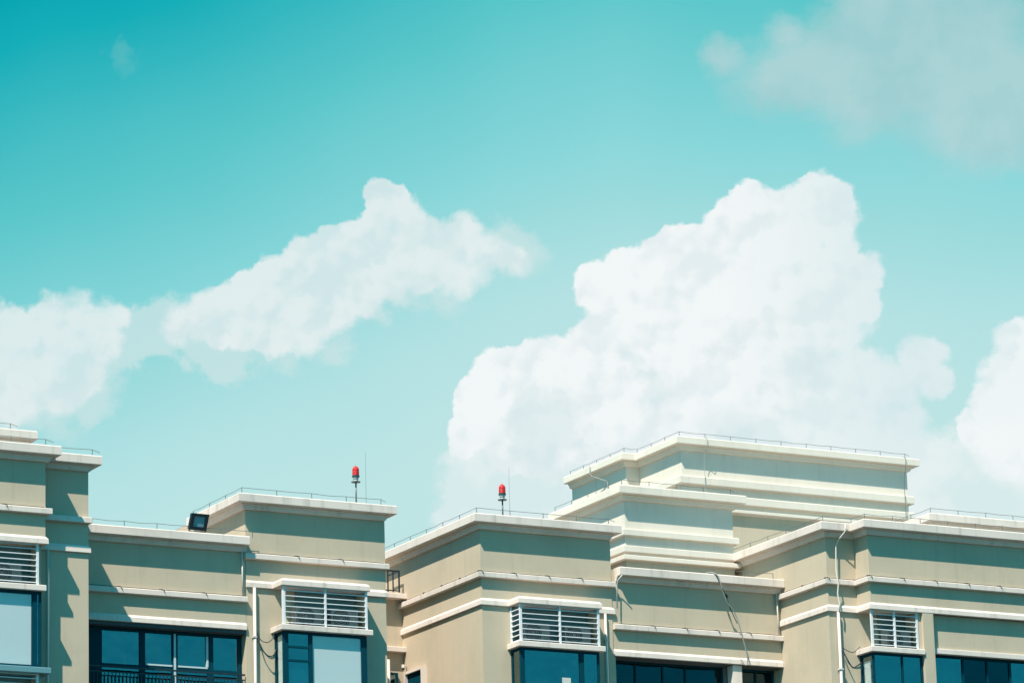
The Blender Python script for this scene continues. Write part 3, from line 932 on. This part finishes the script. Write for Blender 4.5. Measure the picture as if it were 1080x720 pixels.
pipe([(46.20, 99.92, 16.9), (46.20, 99.92, Z2 - .01)], .042, 'white drainpipe with cables clipped to it', [(46.2, 99.92, 22.3), (46.2, 99.92, 20.8)])
pipe([(45.86, 99.93, A1 + .16), (45.85, 99.93, ZA - .15)], .022)
pipe([(57.06, 99.93, 16.9), (57.06, 99.93, Z2 - .01)], .038, None, [(57.06, 99.93, 22.9), (57.06, 99.93, 21.4)])
pipe([(57.42, 99.87, Z2 + .15), (57.44, 99.87, 24.5), (57.44, 99.80, 24.62), (57.50, 99.66, 24.74)], .016)
pipe([(62.80, 99.93, A1 + .15), (62.77, 99.93, ZA - .15)], .022)
pipe([(39.17, 97.27, 16.9), (39.17, 97.27, Z2 - .01)], .03)
pipe([(63.19, 97.36, 16.9), (63.19, 97.36, Z2 - .02)], .044, 'thick white drainpipe of the right wing', [(63.19, 97.36, 22.0)])
pipe([(63.17, 97.25, Z2 - .06), (63.17, 97.24, Z2 + .2), (63.16, 97.30, Z2 + .5), (63.17, 97.25, Z1), (63.16, 97.32, Z1 + .4), (63.20, 97.33, 25.55), (63.26, 97.26, 25.72), (63.36, 97.06, 25.92), (63.38, 97.05, 26.16)], .021,
     'thin white overflow pipe bending under the cornice')
pipe([(52.6, 104.72, 20.0), (52.6, 104.72, 22.9)], .05)
pipe([(66.28, 116.8, 32.36), (66.29, 116.8, 32.05), (66.33, 116.78, 31.96), (66.50, 116.4, 31.78), (66.58, 116.2, 31.70), (66.60, 116.18, 31.6), (66.60, 116.18, 29.5)], .014, mat='cable')


# ------------------------------------------------------------------ lightning conductors along the roof edges
def densify(path, step=.97):
    pts = []
    for i in range(len(path) - 1):
        a, b = Vector(path[i]), Vector(path[i + 1])
        L = (b - a).length
        n = max(1, round(L / step))
        for k in range(n):
            pts.append(a.lerp(b, k / n))
    pts.append(Vector(path[-1]))
    return pts


def conductor(path, z, label, tail=None):
    pts = densify([(x, y, z) for x, y in path])
    b = tuple(pts[0])
    t = thing('lightning_conductor', label, 'lightning conductor', b, 'lightning conductors along the roof edges')
    w = MB()
    wp = []
    for i, p in enumerate(pts):
        wp.append((p.x, p.y, p.z + .165 + random.uniform(-.008, .008)))
        if i < len(pts) - 1:
            q = (p + pts[i + 1]) / 2
            wp.append((q.x, q.y, q.z + .15 + random.uniform(-.01, .012)))
    if tail:
        e = pts[-1]
        wp += [(e.x + tail[0], e.y + tail[1], e.z + .13 + tail[2])]
    w.tube(wp, .0072, 5).build('wire', M['wire'], t)
    for i, p in enumerate(pts):
        lean = random.uniform(-.012, .012)
        MB().tube([(p.x, p.y, p.z - .01), (p.x + lean, p.y, p.z + .17)], .010, 6).build('post', M['wire'], t)
    return t


i_ = -.20
conductor([(30.2, 96.7 + i_), (38.8, 96.7 + i_)], ZF + .24, 'wire on short posts along the front edge of the left wing roof', (.25, .1, 0))
conductor([(39.1, 97.35 + i_), (40.35, 97.35 + i_)], ZF + .24, 'short run of wire above the shaded pier of the left wing', (.25, .1, .0))
conductor([(33.2, YW + i_), (39.9, YW + i_)], ZP + .24, 'wire on the set-back roof block at the far left', (.25, .1, 0))
conductor([(40.5, 100 + i_), (46.1, 100 + i_)], ZA + .24, 'wire along the low roof edge with the floodlight')
conductor([(45.8, 103.0), (45.8, 100 + i_), (50.0, 100 + i_)], ZF + .24, 'wire round the roof edge left of the light well', (.2, .1, 0))
conductor([(52.98, 108), (52.98, 100 + i_), (57.2, 100 + i_)], ZF + .24, 'wire round the roof edge right of the light well', (.25, .1, 0))
conductor([(57.6, 100 + i_), (62.6, 100 + i_)], ZA + .24, 'wire along the low roof edge under the white roof block')
conductor([(62.75, 102.2), (62.75, 97.45 + i_), (63.7, 97.45 + i_), (63.7, 96.75 + i_), (76, 96.75 + i_)], ZF + .24, 'wire round the stepped roof edge of the right wing')
conductor([(58.82, 105.8), (58.82, YW + i_), (62.5, YW + i_)], ZP + .24, 'wire round the edge of the white roof block', (.2, .1, 0))
conductor([(69.55, 106), (69.55, YW + i_), (74.6, YW + i_)], ZP + .24, 'wire on the flat roof block behind the right wing', (.25, .1, 0))
conductor([(66.5, 118.5), (66.5, YT1 + i_), (67.0, YT1 + i_), (67.0, YT + i_), (75.7, YT + i_)], ZD + .24, 'wire round the top edge of the tall rear tower', (.25, .1, 0))


# thin conductor lying on the ledges, with clips
def ledge_wire(path, z, label, step=1.15):
    t = thing('ledge_wire', label, 'wire', (path[0][0], path[0][1], z), 'wires laid on the wall ledges')
    pts = densify([(x, y, z) for x, y in path], .5)
    MB().tube([(p.x, p.y, p.z + .02 + random.uniform(-.006, .006)) for p in pts], .008, 5).build('wire', M['rail'], t)
    c = MB()
    for p in densify([(x, y, z) for x, y in path], step)[1:-1]:
        c = MB()
        c.box(p.x - .05, p.x + .05, p.y - .02, p.y + .02, p.z + .002, p.z + .03)
        c.tube([(p.x + .02, p.y - .02, p.z + .03), (p.x + .06, p.y - .062, p.z + .01), (p.x + .10, p.y - .07, p.z - .07)], .009, 5)
        c.build('clip', M['rail'], t)
    return t


j_ = -.10
ledge_wire([(31, 96.7 + j_), (38.8, 96.7 + j_)], Z1 + .15, 'dark wire on the upper ledge of the left wing')
ledge_wire([(41, 100 + j_), (45.9, 100 + j_)], A1 + .15, 'dark wire on the ledge above the wide balcony')
ledge_wire([(46.1, 100 + j_), (50.1, 100 + j_)], Z1 + .15, 'dark wire on the ledge under the left beacon roof')
ledge_wire([(53.07, 105.5), (53.07, 100 + j_), (57.3, 100 + j_)], Z1 + .15, 'dark wire on the ledge turning the corner beside the light well')
ledge_wire([(57.5, 100.02 + j_), (62.8, 100.02 + j_)], A1 + .15, 'dark wire on the ledge crossed by the hanging cable')
ledge_wire([(62.83, 99.8), (62.83, 97.45 + j_), (63.8, 97.45 + j_), (63.8, 96.75 + j_), (76, 96.75 + j_)], Z1 + .15, 'dark wire on the stepped ledge of the right wing')


# ------------------------------------------------------------------ beacons and masts
def beacon(x, y, z, label, h):
    t = thing('warning_beacon', label, 'beacon', (x, y, z), 'red warning beacons on the roofs')
    MB().tube([(x, y, z - .02), (x, y, z + h)], .022, 10).build('pole', M['wire'], t, smooth=True)
    MB().lathe((x, y, z + h), [(.03, 0), (.125, .012), (.13, .03), (.05, .045)], 20).build('base_plate', M['beacon'], t)
    MB().lathe((x, y, z + h + .042), [(.06, 0), (.062, .05), (.082, .07), (.082, .11), (.06, .115)], 20).build('collar', M['pvc'], t, smooth=False)
    MB().lathe((x, y, z + h + .155), [(.07, 0), (.108, .006), (.108, .04), (.08, .05)], 20).build('ring', M['beacon'], t)
    prof = [(.09, 0), (.098, .02), (.090, .035), (.098, .05), (.090, .065), (.098, .08), (.090, .095), (.097, .11), (.090, .125), (.096, .15)] + [(.094 * math.cos(a), .16 + .105 * math.sin(a)) for a in [i * math.pi / 14 for i in range(1, 7)]] + [(.014, .275), (.012, .29), (.003, .295)]
    MB().lathe((x, y, z + h + .202), prof, 20).build('lens', M['red'], t)
    return t


beacon(49.42, 100.15, 26.21, 'red beacon on a pole on the roof left of the light well', .64)
beacon(53.99, 100.15, 26.21, 'red beacon on a pole on the roof right of the light well', .50)


def mast(x, y, z, h, label):
    return tag(MB().tube([(x, y, z), (x, y, z + h * .5), (x + .004, y, z + h)], .006, 6, [.005, .004, .003]).build('lightning_rod', M['wire']), label, 'lightning rod', 'lightning rods beside the beacons')


mast(49.8, 100.3, 26.15, 1.65, 'thin upright rod right of the left red beacon')
mast(54.3, 100.3, 26.15, 1.55, 'thin upright rod right of the right red beacon')

# ------------------------------------------------------------------ floodlight
FB = Vector((44.5, 99.78, 25.0))
fl = thing('floodlight', 'black square floodlight tilted on the low roof edge', 'floodlight', tuple(FB))
ax_x = Vector((1.0, -.03, -.02)).normalized()
ax_n = Vector((-.30, -.90, -.22)).normalized()               # beam direction
ax_n = (ax_n - ax_x * ax_n.dot(ax_x)).normalized()
ax_z = ax_x.cross(ax_n) * -1
if ax_z.z < 0:
    ax_z = -ax_z
ax_x = (ax_x * .93 + ax_z * 0.0).normalized()


def fbox(mb, a0, a1, n0, n1, c0, c1):
    c = FB + Vector((0, 0, .30)) + Vector((0.0, 0, 0))
    P8 = []
    for cc in (c0, c1):
        for aa, nn in ((a0, n0), (a1, n0), (a1, n1), (a0, n1)):
            P8.append(tuple(c + (ax_x * (aa + cc * .10) + ax_n * nn + ax_z * cc) * 1.08))
    mb.add(P8, [(0, 3, 2, 1), (4, 5, 6, 7), (0, 1, 5, 4), (1, 2, 6, 5), (2, 3, 7, 6), (3, 0, 4, 7)])
    return mb


hb = MB()
fbox(hb, -.22, .22, -.07, .03, -.20, .20)
for a in range(7):
    fbox(hb, -.18 + a * .055, -.165 + a * .055, -.12, -.068, -.16, .16)
fbox(hb, -.23, -.145, .028, .075, -.21, .21)
fbox(hb, .145, .23, .028, .075, -.21, .21)
fbox(hb, -.146, .146, .028, .074, .145, .209)
fbox(hb, -.146, .146, .028, .074, -.209, -.12)
hb.build('housing', M['black'], fl)
fbox(MB(), -.145, .145, .031, .042, -.119, .144).build('lens', M['lens'], fl)
br = MB()
br.tube([FB + Vector((-.26, 0, .26)), FB + Vector((-.27, 0, .06)), FB + Vector((-.22, 0, .02)), FB + Vector((.18, 0, .02)), FB + Vector((.22, 0, .06)), FB + Vector((.24, 0, .26))], .016, 6)
br.box(FB.x - .12, FB.x + .10, FB.y - .06, FB.y + .06, FB.z - .002, FB.z + .03)
br.build('bracket', M['black'], fl)

# ------------------------------------------------------------------ roof railing, camera, small signs of use
rl = MB()
z0r, z1r = 24.86, 25.50
rl.box(50.9, 52.98, 104.62, 104.655, z1r - .045, z1r)
rl.box(50.9, 52.98, 104.62, 104.655, z0r + .03, z0r + .06)
for x in [50.95 + .165 * i for i in range(12)] + [52.955]:
    rl.box(x - .016, x + .016, 104.622, 104.652, z0r, z1r - .036)
rl.box(52.945, 52.98, 104.656, 105.3, z1r - .035, z1r)
rl.box(52.93, 52.975, 104.61, 104.619, z0r, z1r)
tag(rl.build('roof_railing', M['rail']), 'small black railing on the link roof between the two beacon wings', 'railing')

sc_ = thing('security_camera', 'small white and black camera on the light-well wall', 'camera', (53.17, 104.68, 22.6))
MB().tube([(53.17, 104.68, 22.72), (53.06, 104.64, 22.74)], .02, 8).build('bracket', M['pvc'], sc_)
MB().lathe((53.03, 104.62, 22.66), [(.05, .10), (.055, .02), (.05, 0)], 14).build('housing', M['pvc'], sc_)
MB().lathe((53.03, 104.62, 22.60), [(.012, 0), (.035, .018), (.045, .058)], 14).build('dome', M['black'], sc_, smooth=True)


# ------------------------------------------------------------------ loose cables
def spline(pts, n=8):
    P_ = [Vector(p) for p in pts]
    out = []
    for i in range(len(P_) - 1):
        p0, p1, p2, p3 = P_[max(i - 1, 0)], P_[i], P_[i + 1], P_[min(i + 2, len(P_) - 1)]
        for k in range(n):
            t = k / n
            out.append(.5 * ((2 * p1) + (-p0 + p2) * t + (2 * p0 - 5 * p1 + 4 * p2 - p3) * t * t + (-p0 + 3 * p1 - 3 * p2 + p3) * t ** 3))
    out.append(P_[-1])
    return out


def cable(pts, r, label, mat='cable', group=None):
    return tag(MB().tube(spline(pts), r, 7).build('cable', M[mat], smooth=True), label, 'cable', group)


ck = thing('hanging_cable', 'grey cable hanging down the front of the low right-centre wing', 'cable', (60.5, 99.6, 25.0))
MB().tube(spline([(60.46, 100.3, 25.06), (60.50, 99.82, 25.06), (60.62, 99.64, 24.96), (60.68, 99.62, 24.80), (60.76, 99.63, 24.57), (60.93, 99.66, 24.20), (61.20, 99.70, 23.89), (61.37, 99.72, 23.46), (61.48, 99.74, 23.1), (61.60, 99.78, 22.70), (61.62, 99.82, 22.5), (61.56, 99.85, 22.45), (61.45, 99.9, 22.62)]), .017, 7).build('strand', M['cable'], ck, smooth=True)
MB().tube(spline([(60.52, 100.2, 25.07), (60.6, 99.72, 25.02), (60.70, 99.64, 24.7), (60.86, 99.62, 24.38), (61.05, 99.7, 24.02), (61.10, 99.72, 23.95), (61.30, 99.76, 23.62)]), .012, 7).build('strand', M['rail'], ck, smooth=True)
MB().tube([(60.86, 99.62, 24.42), (60.93, 99.63, 24.33)], .032, 8).build('joint', M['black'], ck)
cable([(46.24, 99.88, 22.42), (46.34, 99.86, 22.22), (46.50, 99.84, 22.16), (46.66, 99.86, 22.24), (46.80, 99.9, 22.45)], .011, 'upper cable looping from the drainpipe to the bay with the pale window', 'rail', 'cables looping from drainpipes')
cable([(46.24, 99.88, 22.35), (46.33, 99.84, 22.02), (46.52, 99.82, 21.80), (46.70, 99.84, 21.82), (46.80, 99.9, 22.0)], .016, 'lower cable sagging from the drainpipe to the bay with the pale window', 'rail', 'cables looping from drainpipes')
cable([(63.24, 97.32, 22.62), (63.40, 97.28, 22.52), (63.60, 97.28, 22.50), (63.80, 97.26, 22.66)], .011, 'upper thin cable from the right wing drainpipe to the bay', 'rail', 'cables looping from drainpipes')
cable([(63.24, 97.32, 22.55), (63.34, 97.26, 22.30), (63.50, 97.24, 22.05), (63.66, 97.26, 22.10), (63.86, 97.3, 22.22)], .018, 'lower thick cable sagging from the right wing drainpipe to the bay', 'rail', 'cables looping from drainpipes')
cable([(67.95, 112.2, 32.36), (67.95, 111.98, 32.33), (67.95, 111.98, 32.1), (67.93, 112.10, 31.9), (67.92, 112.16, 31.5), (67.92, 112.14, 31.1), (67.92, 112.14, 30.5)], .009, 'thin cable down the corner of the tall rear tower')
cable([(75.62, 112.2, 32.36), (75.62, 111.98, 32.33), (75.62, 111.98, 32.1), (75.62, 112.12, 31.5), (75.62, 112.12, 30.9), (75.62, 112.12, 30.1)], .009, 'thin pale cable down the right end of the rear tower', 'wire')
# label paper in the middle bay window
MB().box(55.35, 55.62, 99.46, 99.466, 21.50, 21.66).build('paper_notice', M['pvc'], B)
for o in list(bpy.data.objects):
    if '_base' in o:
        del o['_base']
